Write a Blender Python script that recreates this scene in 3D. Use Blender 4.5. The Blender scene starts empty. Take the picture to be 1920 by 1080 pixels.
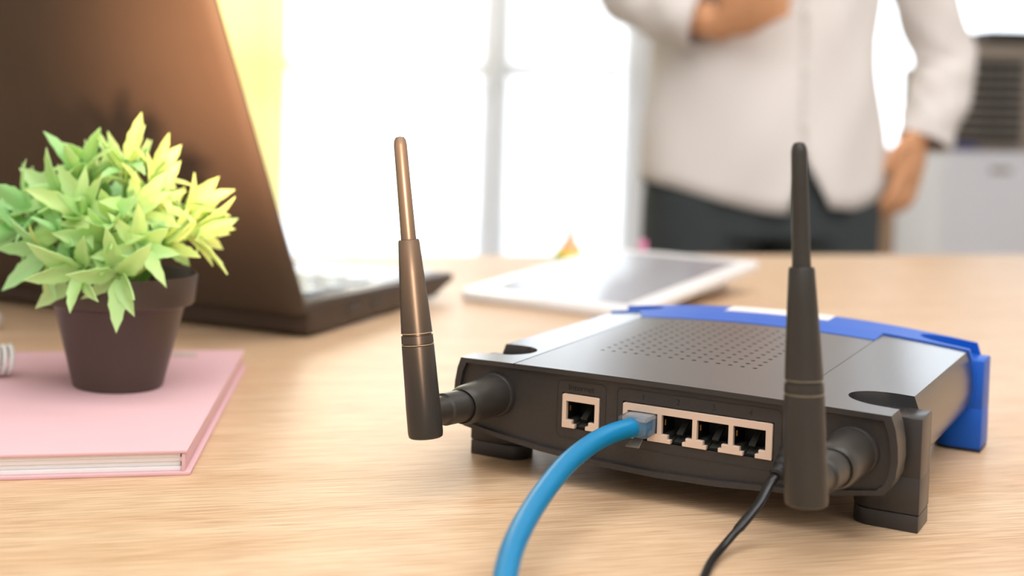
import bpy, bmesh, math, random
from mathutils import Matrix, Vector, noise
random.seed(7)
C = bpy.context.scene.collection
SC = bpy.context.scene
PI = math.pi
MM = 0.001

# ------------------------------------------------------------------ camera
F, H, PITCH, ROLL, CX, CY = 2548.8, 152.5, 2.042, 1.477, 596.8, 296.6
cam_d = bpy.data.cameras.new('camera'); cam = bpy.data.objects.new('camera', cam_d); C.objects.link(cam)
a, r = math.radians(PITCH), math.radians(ROLL)
fwd = Vector((0, math.cos(a), -math.sin(a))); up0 = Vector((0, math.sin(a), math.cos(a))); rt0 = Vector((1, 0, 0))
rt = rt0*math.cos(r) + up0*math.sin(r); up = -rt0*math.sin(r) + up0*math.cos(r)
m = Matrix((rt, up, -fwd)).transposed().to_4x4(); m.translation = Vector((0, 0, H*MM))
cam.matrix_world = m
cam_d.sensor_width = 36; cam_d.lens = F*36/1920
cam_d.shift_x = (960-CX)/1920; cam_d.shift_y = (CY-540)/1920
cam_d.clip_start = 0.01; cam_d.clip_end = 60
cam_d.dof.use_dof = True; cam_d.dof.focus_distance = 0.535; cam_d.dof.aperture_fstop = 6.3
SC.camera = cam

# ------------------------------------------------------------------ world, lights, exposure
w = bpy.data.worlds.new('sky'); SC.world = w; w.use_nodes = True
bg = w.node_tree.nodes['Background']; bg.inputs[0].default_value = (0.86, 0.93, 1.0, 1); bg.inputs[1].default_value = 3.6
SC.view_settings.view_transform = 'Standard'; SC.view_settings.look = 'None'
SC.view_settings.exposure = 0.0; SC.view_settings.gamma = 1; SC.view_settings.use_curve_mapping = False

def area(name, loc, target, sx, sy, power, col):
    l = bpy.data.lights.new(name, 'AREA'); l.shape = 'RECTANGLE'; l.size = sx; l.size_y = sy
    l.energy = power; l.color = col
    o = bpy.data.objects.new(name, l); C.objects.link(o); o.location = loc
    o.rotation_euler = (Vector(target)-Vector(loc)).to_track_quat('-Z', 'Y').to_euler()
    return o
area('added_overhead_fill', (0.3, 0.3, 1.8), (0.3, 0.7, 0), 2.4, 1.6, 46, (0.98, 0.97, 1.0))  # fill added overhead to brighten the table, not a known ceiling lamp
area('added_overhead_fill', (1.1, 1.3, 1.8), (1.1, 2.9, 0), 1.8, 1.2, 32, (1.0, 0.96, 0.93))  # second overhead fill, added to lift the shirt and the cooler
area('added_front_fill', (0.2, -0.82, 1.0), (0.3, 1.0, 0.1), 2.4, 1.0, 17, (0.97, 0.98, 1.0))  # fill added behind the camera; the wall there has no window
area('low_sun_glow', (-0.2, 5.8, 1.5), (-0.05, 2.5, 0.6), 1.6, 1.2, 50, (1.0, 0.90, 0.66))
sp = bpy.data.lights.new('added_flare_spot', 'SPOT'); sp.energy = 520; sp.color = (1.0, 0.60, 0.36); sp.spot_size = math.radians(13.5); sp.spot_blend = 1.0; sp.shadow_soft_size = 0.05  # spot added to stand in for an orange flare across the laptop lid
so = bpy.data.objects.new('added_flare_spot', sp); C.objects.link(so); so.location = (0.12, -0.3, 0.07)
so.rotation_euler = (Vector((-0.02, 0.84, 0.205))-Vector(so.location)).to_track_quat('-Z', 'Y').to_euler()

# ------------------------------------------------------------------ materials
def mat(name, col, rough=0.5, metal=0.0, var=0.0, vscale=40, bump=0.0, bscale=300, spec=0.5, trans=0.0, coat=0.0, sss=0.0, emit=None, col2=None, ior=1.45):
    mt = bpy.data.materials.new(name); mt.use_nodes = True
    nt = mt.node_tree; b = nt.nodes['Principled BSDF']
    b.inputs['Base Color'].default_value = (*col, 1); b.inputs['Roughness'].default_value = rough
    b.inputs['Metallic'].default_value = metal; b.inputs['Specular IOR Level'].default_value = spec
    b.inputs['Transmission Weight'].default_value = trans; b.inputs['Coat Weight'].default_value = coat
    b.inputs['IOR'].default_value = ior
    if sss: b.inputs['Subsurface Weight'].default_value = sss; b.inputs['Subsurface Scale'].default_value = 0.004
    tc = nt.nodes.new('ShaderNodeTexCoord')
    if var or col2:
        n = nt.nodes.new('ShaderNodeTexNoise'); n.inputs['Scale'].default_value = vscale; n.inputs['Detail'].default_value = 4
        nt.links.new(tc.outputs['Object'], n.inputs['Vector'])
        mx = nt.nodes.new('ShaderNodeMix'); mx.data_type = 'RGBA'
        c2 = col2 or tuple(min(1, c*(1+var)) for c in col); c1 = col if col2 else tuple(c*(1-var) for c in col)
        mx.inputs[6].default_value = (*c1, 1); mx.inputs[7].default_value = (*c2, 1)
        nt.links.new(n.outputs['Fac'], mx.inputs[0]); nt.links.new(mx.outputs[2], b.inputs['Base Color'])
    if bump:
        n2 = nt.nodes.new('ShaderNodeTexNoise'); n2.inputs['Scale'].default_value = bscale; n2.inputs['Detail'].default_value = 3
        nt.links.new(tc.outputs['Object'], n2.inputs['Vector'])
        bp = nt.nodes.new('ShaderNodeBump'); bp.inputs['Strength'].default_value = bump; bp.inputs['Distance'].default_value = 0.00004
        nt.links.new(n2.outputs['Fac'], bp.inputs['Height']); nt.links.new(bp.outputs['Normal'], b.inputs['Normal'])
    if emit:
        b.inputs['Emission Color'].default_value = (*emit[:3], 1); b.inputs['Emission Strength'].default_value = emit[3]
    return mt
def s2l(*c): return tuple(((x/255)/12.92 if x/255 <= .04045 else ((x/255+.055)/1.055)**2.4) for x in c)

def wood_mat():
    mt = bpy.data.materials.new('light_oak'); mt.use_nodes = True; nt = mt.node_tree; b = nt.nodes['Principled BSDF']; L = nt.links.new
    tc = nt.nodes.new('ShaderNodeTexCoord')
    def ns(sc, scale, det, dist=0.0):
        mp = nt.nodes.new('ShaderNodeMapping'); mp.inputs['Scale'].default_value = sc
        n = nt.nodes.new('ShaderNodeTexNoise'); n.inputs['Scale'].default_value = scale; n.inputs['Detail'].default_value = det
        n.inputs['Distortion'].default_value = dist
        L(tc.outputs['Object'], mp.inputs['Vector']); L(mp.outputs['Vector'], n.inputs['Vector']); return n
    fine = ns((14, 420, 14), 2.2, 5, 0.3); pores = ns((30, 900, 30), 1.3, 2); broad = ns((1.6, 22, 1), 1.6, 4, 1.2)
    r1 = nt.nodes.new('ShaderNodeValToRGB'); r1.color_ramp.elements[0].position = .40; r1.color_ramp.elements[1].position = .58
    r1.color_ramp.elements[0].color = (*s2l(174, 134, 94), 1); r1.color_ramp.elements[1].color = (*s2l(224, 192, 154), 1)
    L(fine.outputs['Fac'], r1.inputs['Fac'])
    r2 = nt.nodes.new('ShaderNodeValToRGB'); r2.color_ramp.elements[0].position = .3; r2.color_ramp.elements[1].position = .7
    r2.color_ramp.elements[0].color = (*s2l(204, 165, 127), 1); r2.color_ramp.elements[1].color = (*s2l(230, 202, 168), 1)
    L(broad.outputs['Fac'], r2.inputs['Fac'])
    mx = nt.nodes.new('ShaderNodeMix'); mx.data_type = 'RGBA'; mx.inputs[0].default_value = .5
    L(r1.outputs['Color'], mx.inputs[6]); L(r2.outputs['Color'], mx.inputs[7])
    r3 = nt.nodes.new('ShaderNodeValToRGB'); r3.color_ramp.elements[0].position = .30; r3.color_ramp.elements[1].position = .42
    r3.color_ramp.elements[0].color = (*s2l(205, 180, 160), 1); r3.color_ramp.elements[1].color = (1, 1, 1, 1)
    L(pores.outputs['Fac'], r3.inputs['Fac'])
    m2 = nt.nodes.new('ShaderNodeMix'); m2.data_type = 'RGBA'; m2.blend_type = 'MULTIPLY'; m2.inputs[0].default_value = .7
    L(mx.outputs[2], m2.inputs[6]); L(r3.outputs['Color'], m2.inputs[7]); L(m2.outputs[2], b.inputs['Base Color'])
    b.inputs['Roughness'].default_value = .42; b.inputs['Specular IOR Level'].default_value = .5
    bp = nt.nodes.new('ShaderNodeBump'); bp.inputs['Strength'].default_value = .25; bp.inputs['Distance'].default_value = .00002
    L(fine.outputs['Fac'], bp.inputs['Height']); L(bp.outputs['Normal'], b.inputs['Normal'])
    return mt

def leafmat(name, c1, c2):
    mt = mat(name, c1, .42, col2=c2, vscale=60); nt = mt.node_tree; b = nt.nodes['Principled BSDF']; out = nt.nodes['Material Output']
    t = nt.nodes.new('ShaderNodeBsdfTranslucent'); mx = nt.nodes.new('ShaderNodeMixShader'); mx.inputs[0].default_value = .42
    nt.links.new(b.inputs['Base Color'].links[0].from_socket, t.inputs['Color'])
    nt.links.new(b.outputs[0], mx.inputs[1]); nt.links.new(t.outputs[0], mx.inputs[2]); nt.links.new(mx.outputs[0], out.inputs[0]); return mt
def sheer_mat(name='sheer_fabric', col=(.95, .95, .95), dens=.5):
    mt = bpy.data.materials.new(name); mt.use_nodes = True; nt = mt.node_tree; nt.nodes.clear(); L = nt.links.new
    o = nt.nodes.new('ShaderNodeOutputMaterial'); mx = nt.nodes.new('ShaderNodeMixShader'); t = nt.nodes.new('ShaderNodeBsdfTransparent')
    g = nt.nodes.new('ShaderNodeBsdfTranslucent'); g.inputs[0].default_value = (*col, 1); d = nt.nodes.new('ShaderNodeBsdfDiffuse'); d.inputs[0].default_value = (*col, 1)
    m2 = nt.nodes.new('ShaderNodeMixShader'); m2.inputs[0].default_value = .25; L(g.outputs[0], m2.inputs[1]); L(d.outputs[0], m2.inputs[2])
    mx.inputs[0].default_value = dens; L(t.outputs[0], mx.inputs[1]); L(m2.outputs[0], mx.inputs[2]); L(mx.outputs[0], o.inputs[0]); return mt

def glass_mat():
    mt = bpy.data.materials.new('window_glass'); mt.use_nodes = True; nt = mt.node_tree; nt.nodes.clear(); L = nt.links.new
    o = nt.nodes.new('ShaderNodeOutputMaterial'); mx = nt.nodes.new('ShaderNodeMixShader'); t = nt.nodes.new('ShaderNodeBsdfTransparent')
    g = nt.nodes.new('ShaderNodeBsdfGlossy'); g.inputs['Roughness'].default_value = .02; f = nt.nodes.new('ShaderNodeFresnel'); f.inputs['IOR'].default_value = 1.3
    L(f.outputs[0], mx.inputs[0]); L(t.outputs[0], mx.inputs[1]); L(g.outputs[0], mx.inputs[2]); L(mx.outputs[0], o.inputs[0]); return mt

M = dict(
    wood=wood_mat(), glass=glass_mat(),
    top_black=mat('black_plastic_top', (.040, .039, .039), .22, bump=.1, bscale=1400, spec=.85, var=.08),
    wing=mat('smooth_black_wing', (.062, .064, .067), .16, bump=.05, bscale=1400, spec=1.0, var=.05),
    panel=mat('grainy_black_plastic', (.036, .031, .028), .40, bump=1.0, bscale=1500, var=.15, vscale=500),
    rim=mat('satin_black_plastic', (.036, .032, .030), .34, bump=.08, bscale=900),
    dark=mat('deep_black_plastic', (.006, .006, .006), .5, var=.2),
    rubber=mat('black_rubber', (.014, .013, .013), .6, bump=.3, bscale=500),
    blue=mat('glossy_blue_plastic', s2l(0, 88, 190), .42, bump=.04, bscale=900, var=.05),
    sticker=mat('white_print', s2l(235, 228, 222), .6, var=.03),
    metal=mat('satin_nickel', s2l(226, 202, 182), .5, metal=.25, var=.04, bump=.15, bscale=800),
    gold=mat('gold_contact', s2l(190, 150, 80), .3, metal=1, var=.1),
    lug=mat('glossy_inner_plastic', (.07, .07, .06), .12, bump=.8, bscale=600),
    ant=mat('antenna_black', (.034, .030, .025), .36, bump=.25, bscale=700, var=.12, vscale=60),
    ring=mat('worn_edge', s2l(150, 138, 115), .5, var=.4, vscale=900),
    cable=mat('blue_cable_sheath', s2l(0, 126, 176), .38, bump=.1, bscale=120, var=.06),
    plugm=mat('clear_plastic', (.93, .95, .96), .06, trans=.92, ior=1.4, bump=.05),
    plugw=mat('milky_plastic', (.80, .82, .84), .2, trans=.55, ior=1.35, var=.03),
    latch=mat('smoky_clear_plastic', (.42, .37, .31), .2, trans=.5, ior=1.35, var=.03),
    cord=mat('black_cord', (.010, .010, .010), .28, var=.1),
    pot=mat('brown_black_pot', s2l(74, 60, 53), .38, bump=.35, bscale=90, var=.12, vscale=25),
    soil=mat('pale_moss', s2l(190, 165, 105), .9, col2=s2l(120, 100, 60), vscale=250, bump=1, bscale=300),
    leaf=leafmat('lime_leaf', s2l(196, 236, 150), s2l(228, 250, 194)), sheer=sheer_mat(),
    leafy=leafmat('yellow_lime_leaf', s2l(210, 238, 142), s2l(236, 250, 186)),
    leafm=leafmat('mint_leaf', s2l(182, 234, 156), s2l(214, 248, 194)),
    stem=mat('green_stem', s2l(120, 165, 70), .5, var=.15),
    pink=mat('pink_cover', s2l(226, 184, 188), .55, var=.015, bump=.1, bscale=600),
    pages=mat('white_pages', s2l(240, 238, 238), .7, var=.02),
    silver=mat('silver_tag', s2l(196, 180, 170), .4, metal=.0, var=.2, vscale=300),
    coil=mat('white_coil', s2l(236, 234, 230), .4, var=.03),
    lid=mat('laptop_shell', s2l(70, 57, 47), .45, bump=.12, bscale=2500, var=.06, spec=.6),
    base=mat('laptop_base', s2l(62, 48, 38), .4, var=.08),
    deck=mat('laptop_deck', s2l(120, 122, 126), .25, metal=.5, var=.04),
    key=mat('laptop_key', s2l(96, 108, 118), .25, var=.05),
    lcd=mat('screen_glass', (.02, .02, .025), .1, var=.1),
    tab=mat('tablet_white', s2l(238, 238, 238), .25, var=.01),
    tabs=mat('tablet_screen', s2l(150, 154, 164), .16, var=.03, coat=.3),
    orange=mat('orange_plastic', s2l(240, 178, 130), .5, var=.05),
    yellow=mat('yellow_plastic', s2l(228, 208, 70), .5, var=.05),
    green=mat('green_plastic', s2l(150, 200, 80), .5, var=.05),
    magenta=mat('pink_plastic', s2l(215, 130, 170), .5, var=.05),
    navy=mat('navy_plastic', s2l(60, 70, 170), .5, var=.05),
    wall=mat('white_wall', s2l(232, 230, 228), .8, var=.02, bump=.1),
    beige=mat('beige_wall', s2l(200, 168, 138), .8, var=.06, vscale=2),
    ceil=mat('white_ceiling', s2l(235, 235, 235), .9, var=.02),
    floor=mat('pale_floor_tile', s2l(205, 195, 185), .4, var=.05, vscale=4),
    frame=mat('window_frame', s2l(232, 232, 232), .45, var=.02),
    curtain=sheer_mat('yellow_curtain', (1, .94, .60), .92),
    shirt=mat('white_shirt', s2l(222, 216, 212), .85, var=.025, vscale=8, bump=.15, bscale=300),
    pants=mat('charcoal_trousers', s2l(56, 62, 64), .85, var=.15, vscale=12, bump=.2, bscale=300),
    skin=mat('skin', s2l(214, 158, 116), .5, sss=.2, var=.06, vscale=20),
    hair=mat('dark_hair', s2l(28, 22, 20), .5, var=.3, vscale=80),
    shoe=mat('black_shoe', (.01, .01, .01), .3, var=.2),
    lip=mat('lip', s2l(190, 110, 96), .5, var=.05), eye=mat('eye_white', s2l(235, 232, 228), .2, var=.02),
    acw=mat('white_cooler_shell', s2l(226, 228, 236), .4, var=.02),
    acd=mat('dark_louvre', s2l(46, 42, 38), .5, var=.15),
    acs=mat('grey_slat', s2l(150, 143, 135), .4, var=.08),
    acg=mat('grey_panel', s2l(150, 138, 126), .45, var=.06),
    btn=mat('shirt_button', s2l(235, 232, 225), .3, var=.02),
    grass=mat('pale_terrace', s2l(225, 225, 228), .9, var=.05, vscale=2),
)

# ------------------------------------------------------------------ helpers (all lengths in mm)
def link(name, me, material, parent=None, smooth=None, loc=None):
    o = bpy.data.objects.new(name, me); C.objects.link(o)
    if material is not None and not me.materials: me.materials.append(material)
    if parent is not None: o.parent = parent
    if loc is not None: o.location = Vector(loc)*MM
    if smooth is not None: shade(me, smooth)
    return o
def shade(me, deg):
    me.polygons.foreach_set('use_smooth', [True]*len(me.polygons))
    me.set_sharp_from_angle(angle=math.radians(deg))
def fin(bm, name, material, parent=None, smooth=35, bevel=0, seg=2, loc=None, label=None):
    bmesh.ops.remove_doubles(bm, verts=bm.verts, dist=1e-4)
    bmesh.ops.recalc_face_normals(bm, faces=bm.faces)
    if bevel:
        ed = [e for e in bm.edges if len(e.link_faces) == 2 and e.calc_face_angle(0) > math.radians(35)]
        bmesh.ops.bevel(bm, geom=ed, offset=bevel, segments=seg, affect='EDGES', profile=.5, clamp_overlap=True)
    bmesh.ops.scale(bm, vec=(MM, MM, MM), verts=bm.verts)
    me = bpy.data.meshes.new(name); bm.to_mesh(me); bm.free()
    o = link(name, me, material, parent, smooth, loc)
    if label: o['label'] = label
    return o
def box(bm, x0, x1, y0, y1, z0, z1):
    v = [bm.verts.new(p) for p in ((x0,y0,z0),(x1,y0,z0),(x1,y1,z0),(x0,y1,z0),(x0,y0,z1),(x1,y0,z1),(x1,y1,z1),(x0,y1,z1))]
    for f in ((0,3,2,1),(4,5,6,7),(0,1,5,4),(1,2,6,5),(2,3,7,6),(3,0,4,7)): bm.faces.new([v[i] for i in f])
    return v
def bx(*a):
    bm = bmesh.new(); box(bm, *a); return bm
def prism(bm, poly, f0, f1):
    "poly: 2-D points; f0/f1 map (a,b) to a 3-D point of each end"
    A = [bm.verts.new(f0(*p)) for p in poly]; B = [bm.verts.new(f1(*p)) for p in poly]
    bm.faces.new(A); bm.faces.new(B[::-1]); n = len(poly)
    for i in range(n): bm.faces.new((A[i], B[i], B[(i+1) % n], A[(i+1) % n]))
def loft(bm, rings, cap=True, closed=True):
    R = [[bm.verts.new(p) for p in ring] for ring in rings]; n = len(R[0])
    for A, B in zip(R, R[1:]):
        for i in range(n if closed else n-1): bm.faces.new((A[i], A[(i+1) % n], B[(i+1) % n], B[i]))
    if cap and closed: bm.faces.new(R[0][::-1]); bm.faces.new(R[-1])
def lathe(bm, prof, n=48, o=(0,0,0), ax=(0,0,1), cap=True):
    ax = Vector(ax).normalized(); u = ax.orthogonal().normalized(); v = ax.cross(u); o = Vector(o)
    loft(bm, [[o+ax*t+(u*math.cos(2*PI*i/n)+v*math.sin(2*PI*i/n))*max(r_, .02) for i in range(n)] for r_, t in prof], cap)
def spline(pts, k=8):
    P = [Vector(p) for p in pts]; P = [P[0]*2-P[1]]+P+[P[-1]*2-P[-2]]; out = []
    for i in range(1, len(P)-2):
        for j in range(k):
            t = j/k; a_, b_, c_, d_ = P[i-1:i+3]
            out.append(.5*((2*b_)+(c_-a_)*t+(2*a_-5*b_+4*c_-d_)*t*t+(3*b_-a_-3*c_+d_)*t**3))
    out.append(P[-2]); return out
def tube(bm, path, rad, n=16, flat=1.0, upv=(0,0,1)):
    "rad: number or function of 0..1 (may return (ra, rb))"
    rings = []; N = len(path)
    for i, p in enumerate(path):
        t = (path[min(i+1, N-1)]-path[max(i-1, 0)]).normalized(); s = t.cross(Vector(upv))
        if s.length < 1e-3: s = t.orthogonal()
        s.normalize(); q = s.cross(t); rr = rad(i/(N-1)) if callable(rad) else rad
        ra, rb = rr if isinstance(rr, tuple) else (rr, rr*flat)
        rings.append([p+s*ra*math.cos(2*PI*k/n)+q*rb*math.sin(2*PI*k/n) for k in range(n)])
    loft(bm, rings)
def boolean(o, cutters, op='DIFFERENCE'):
    for c in cutters:
        md = o.modifiers.new('b', 'BOOLEAN'); md.operation = op; md.object = c; md.solver = 'EXACT'
    dg = bpy.context.evaluated_depsgraph_get(); dg.update()
    me = bpy.data.meshes.new_from_object(o.evaluated_get(dg)); old = o.data; o.modifiers.clear(); o.data = me
    for c in cutters: bpy.data.objects.remove(c)
    return o
def remesh(o, vox, smooth=4):
    md = o.modifiers.new('r', 'REMESH'); md.mode = 'VOXEL'; md.voxel_size = vox*MM
    md2 = o.modifiers.new('s', 'SMOOTH'); md2.iterations = smooth; md2.factor = .5
    dg = bpy.context.evaluated_depsgraph_get(); dg.update()
    me = bpy.data.meshes.new_from_object(o.evaluated_get(dg)); o.modifiers.clear(); o.data = me; shade(me, 180); return o
def empty(name, loc=(0,0,0), rz=0, label=None, cat=None, group=None):
    o = bpy.data.objects.new(name, None); C.objects.link(o); o.location = Vector(loc)*MM; o.rotation_euler.z = math.radians(rz)
    o.empty_display_size = .02
    return tag(o, label, cat, group)
def tag(o, label=None, cat=None, group=None, kind=None):
    if label: o['label'] = label
    if cat: o['category'] = cat
    if group: o['group'] = group
    if kind: o['kind'] = kind
    return o
def text(name, s, size, parent, loc, rot, material, depth=.12):
    cu = bpy.data.curves.new(name, 'FONT'); cu.body = s; cu.size = size*MM; cu.extrude = depth*MM; cu.align_x = 'CENTER'; cu.align_y = 'CENTER'
    t = bpy.data.objects.new(name, cu); C.objects.link(t); bpy.context.view_layer.update()
    me = bpy.data.meshes.new_from_object(t); bpy.data.objects.remove(t)
    me.materials.clear(); o = link(name, me, material, parent, None, loc); o.rotation_euler = rot; return o

# ================================================================== the room
Z_FLOOR = -740
def struct(o): o['kind'] = 'structure'; return o
struct(fin(bx(-1800, 3200, -900, 5000, Z_FLOOR-40, Z_FLOOR), 'floor', M['floor']))
struct(fin(bx(-1800, 3200, -900, 5140, 1860, 1900), 'ceiling', M['ceil']))
bm = bmesh.new(); box(bm, -1880, -1800, -900, 5140, Z_FLOOR-40, 1900); struct(fin(bm, 'wall_left', M['wall']))
bm = bmesh.new(); box(bm, 3200, 3280, -900, 5140, Z_FLOOR-40, 1900); struct(fin(bm, 'wall_right', M['wall']))
bm = bmesh.new(); box(bm, -1880, 3280, -980, -900, Z_FLOOR-40, 1900); struct(fin(bm, 'wall_front', M['wall']))
# back wall: openings x -1300..1180 (full height door) and 1880..2900 above a sill
bm = bmesh.new()
box(bm, -1800, -1300, 5000, 5140, Z_FLOOR, 1860); box(bm, 1180, 1880, 5000, 5140, Z_FLOOR, 1860)
box(bm, 2900, 3200, 5000, 5140, Z_FLOOR, 1860); box(bm, -1300, 1180, 5000, 5140, 1700, 1860); box(bm, 1880, 2900, 5000, 5140, 1700, 1860)
struct(fin(bm, 'wall_back', M['wall']))
struct(fin(bx(1880, 2900, 5000, 5140, Z_FLOOR, 20), 'wall_sill', M['beige']))
struct(fin(bx(1180, 3200, 4975, 5000, Z_FLOOR, -640), 'baseboard_back', M['frame'], bevel=3))
def window(name, x0, x1, z0, z1, vs, hs):
    y0, y1 = 5040, 5090
    bm = bmesh.new()
    for b_ in ((x0, x0+50, z0, z1), (x1-50, x1, z0, z1), (x0, x1, z0, z0+50), (x0, x1, z1-50, z1)):
        box(bm, b_[0], b_[1], y0, y1, b_[2], b_[3])
    root = struct(fin(bm, name, M['frame']))
    for x, wd in vs: fin(bx(x-wd/2, x+wd/2, y0+4, y1-4, z0+50, z1-50), 'mullion', M['frame'], root, bevel=3)
    xs = [x0+50]+[x for x, _ in vs]+[x1-50]
    for i, (xa, xb) in enumerate(zip(xs, xs[1:])):
        for z, wd in hs: fin(bx(xa+18, xb-18, y0+8, y1-8, z-wd/2, z+wd/2), 'glazing_bar', M['frame'], root, bevel=3)
        zs = [z0+50]+[z for z, _ in hs]+[z1-50]
        for za, zb in zip(zs, zs[1:]): fin(bx(xa+2, xb-2, y0+22, y0+26, za+2, zb-2), 'pane', M['glass'], root)
    return root
window('window_1', -1300, 1180, Z_FLOOR, 1700, [(-520, 60), (146, 26), (650, 96)], [(318, 48)])
window('window_2', 1880, 2900, 20, 1700, [(2310, 60)], [(760, 40)])
struct(fin(bx(1850, 2930, 4960, 5060, 0, 20), 'trim_1', M['frame'], bevel=3))
struct(fin(bx(-4000, 6000, 5150, 12000, Z_FLOOR-80, Z_FLOOR-30), 'terrace_ground', M['grass']))

# curtain drawn at the left of the glass door
bm = bmesh.new(); rows = []
for z in (Z_FLOOR+20, 0, 700, 1680):
    ring = []
    for i in range(161):
        u = i/160; x = -1250+u*1130; ring.append((x, 4925+18*math.sin(u*2*PI*15+z*.0006)+6*math.sin(u*2*PI*37), z))
    for i in range(160, -1, -1):
        p = ring[i]; ring.append((p[0], p[1]+3, p[2]))
    rows.append(ring)
loft(bm, rows)
cur = fin(bm, 'curtain', M['curtain'], smooth=60)
tag(cur, 'pale yellow pleated curtain hanging at the left of the glass door behind the laptop', 'curtain')
bm = bmesh.new(); rows = []  # sheer sheet added to soften the mullions and glow like veiling haze
for z in (Z_FLOOR+25, 1680):
    ring = [(-120+1330*i/120, 4950+6*math.sin(i*.9)+3*math.sin(i*2.3), z) for i in range(121)]
    rows.append(ring)
loft(bm, rows, closed=False)
shr = fin(bm, 'added_haze_sheer', M['sheer'], smooth=80); tag(shr, 'white sheer sheet added over the glass door in the middle to imitate haze', 'curtain')
bm = bmesh.new(); tube(bm, [Vector((x, 4925, 1690)) for x in (-1300, -600, 100, 1250)], 12, 12)
rail = fin(bm, 'curtain_rail', M['frame']); tag(rail, 'white curtain rail above the glass door', 'curtain rail')

# ================================================================== table
TA = 14.0
tbl = empty('table', (0, 0, 0), TA, 'light oak desk table whose top fills the foreground under router and laptop', 'table')
fin(bx(-900, 1500, -10, 1379, -28, 0), 'tabletop', M['wood'], tbl, bevel=1.2)
for x, y in ((-840, 60), (1440, 60), (-840, 1310), (1440, 1310)):
    fin(bx(x-28, x+28, y-28, y+28, Z_FLOOR, -28), 'leg', M['frame'], tbl, bevel=2)
fin(bx(-800, 1400, 1300, 1318, -100, -28), 'apron', M['frame'], tbl, bevel=1)

# ================================================================== router
RT = empty('router', (136.9, 535.1, 0), -33.65, 'black and blue wireless router with two upright antennas standing on the oak table', 'router')
def bulge(y): return .8+5.5*max(y, 0)/197
def ztop(x, y): return 47.6+bulge(y)*(1-(x/88)**2)
def outline(y, k=0.0, n=24, xm=None):
    "section of the casing in x,z; k grows it outward"
    pts = []
    for i in range(n+1):
        x = -87+174*i/n; pts.append((x*(1+k/88), ztop(x, y)+k))
    side = [(88.6, 43), (89.6, 37), (89.9, 31), (89.2, 25), (87.6, 21)]
    bot = [(85, 18.4), (68, 15.4), (50, 13), (25, 11), (0, 10.3)]
    s = lambda p: (p[0]*(1+k/88), p[1]-(k if p[1] < 20 else 0))
    pts += [s(p) for p in side] + [s(p) for p in bot]
    pts += [(-x, z) for x, z in [s(p) for p in bot[-2::-1]]] + [(-x, z) for x, z in [s(p) for p in side[::-1]]]
    return pts
def sect(bm, ys, k=0.0):
    loft(bm, [[(x, y, z) for x, z in outline(y, k)] for y in ys])
def cutter(bm):
    return fin(bm, 'cut', None, None, None)

bm = bmesh.new(); sect(bm, [-1.5, 13, 43, 80, 120, 153, 172])
case = fin(bm, 'casing', M['top_black'], RT, smooth=None)
case.location = (0, 0, 0); case.parent = None
cuts = []
# recessed rear panel
bm = bmesh.new(); o0 = outline(-1.5)
def inset(p): return (p[0]*.972, 30+(p[1]-30)*.885)
loft(bm, [[(*inset(p),) for p in o0]]) if False else None
loft(bm, [[(inset(p)[0], y, inset(p)[1]) for p in o0] for y in (-3, .7)]); cuts.append(cutter(bm))
# corner slots and the gap in front of each leg post
for s in (-1, 1):
    bm = bmesh.new(); pl = []
    for i in range(17):
        t = PI/2+PI*i/16; pl.append((82+16*math.cos(t), 28+14.5*math.sin(t)*(1 if math.sin(t) > 0 else 1.0)))
    pl = [(s*x, y) for x, y in pl]; pl += [(s*99, 13.5), (s*99, 42.5)]
    prism(bm, pl, lambda x, y: (x, y, 42.6), lambda x, y: (x, y, 60)); cuts.append(cutter(bm))
    cuts.append(cutter(bx(*sorted((s*84, s*100)), 13.2, 42.6, -5, 60)))
# tongue for the blue cover
bm = bmesh.new()
prism(bm, [(-62, 153), (50, 153), (50, 180), (-62, 180)], lambda x, y: (x, y, 46), lambda x, y: (x, y, 70)); cuts.append(cutter(bm))
bm = bmesh.new()
prism(bm, [(-63, 150), (-70, 172.1), (-76, 180), (-60, 180)], lambda x, y: (x, y, 46), lambda x, y: (x, y, 70)); cuts.append(cutter(bm))
# seams between wing and middle
cuts.append(cutter(bx(-62.3, -61.7, -4, 153, 47.2, 70))); cuts.append(cutter(bx(49.9, 50.15, -4, 153, 48.0, 70)))
# port openings in the panel
cuts.append(cutter(bx(-40.6, -24.2, -5, 17, 23.9, 38.6))); cuts.append(cutter(bx(-14.5, 45.4, -5, 17, 23.9, 38.6)))
# power socket
bm = bmesh.new(); lathe(bm, [(3.3, 0), (3.3, 14)], 20, (51.5, -4, 28.8), (0, 1, 0)); cuts.append(cutter(bm))
boolean(case, cuts)
# vents: one joined cutter
bm = bmesh.new(); NV = 0
for i in range(14):
    for j in range(13):
        x = -43+i*5.15; y = 49+j*7.6
        lathe(bm, [(1.02, 0), (1.02, 6)], 8, (x, y, ztop(x, y)-2.2))
boolean(case, [cutter(bm)])
case.parent = RT; shade(case.data, 28)
case.data.materials.clear(); case.data.materials.append(M['top_black']); case.data.materials.append(M['panel']); case.data.materials.append(M['rim']); case.data.materials.append(M['wing'])
for p in case.data.polygons:
    c = p.center/MM
    if c.y > .2 and c.y < 1.0 and abs(p.normal.y) > .9: p.material_index = 1
    elif c.z < 46.0 and c.y < 13.2: p.material_index = 2
    elif c.z > 46 and p.normal.z > .9 and c.x < -62.2: p.material_index = 3
    else: p.material_index = 0
md = case.modifiers.new('bev', 'BEVEL'); md.width = .35*MM; md.segments = 2; md.limit_method = 'ANGLE'; md.angle_limit = math.radians(50)
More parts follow.
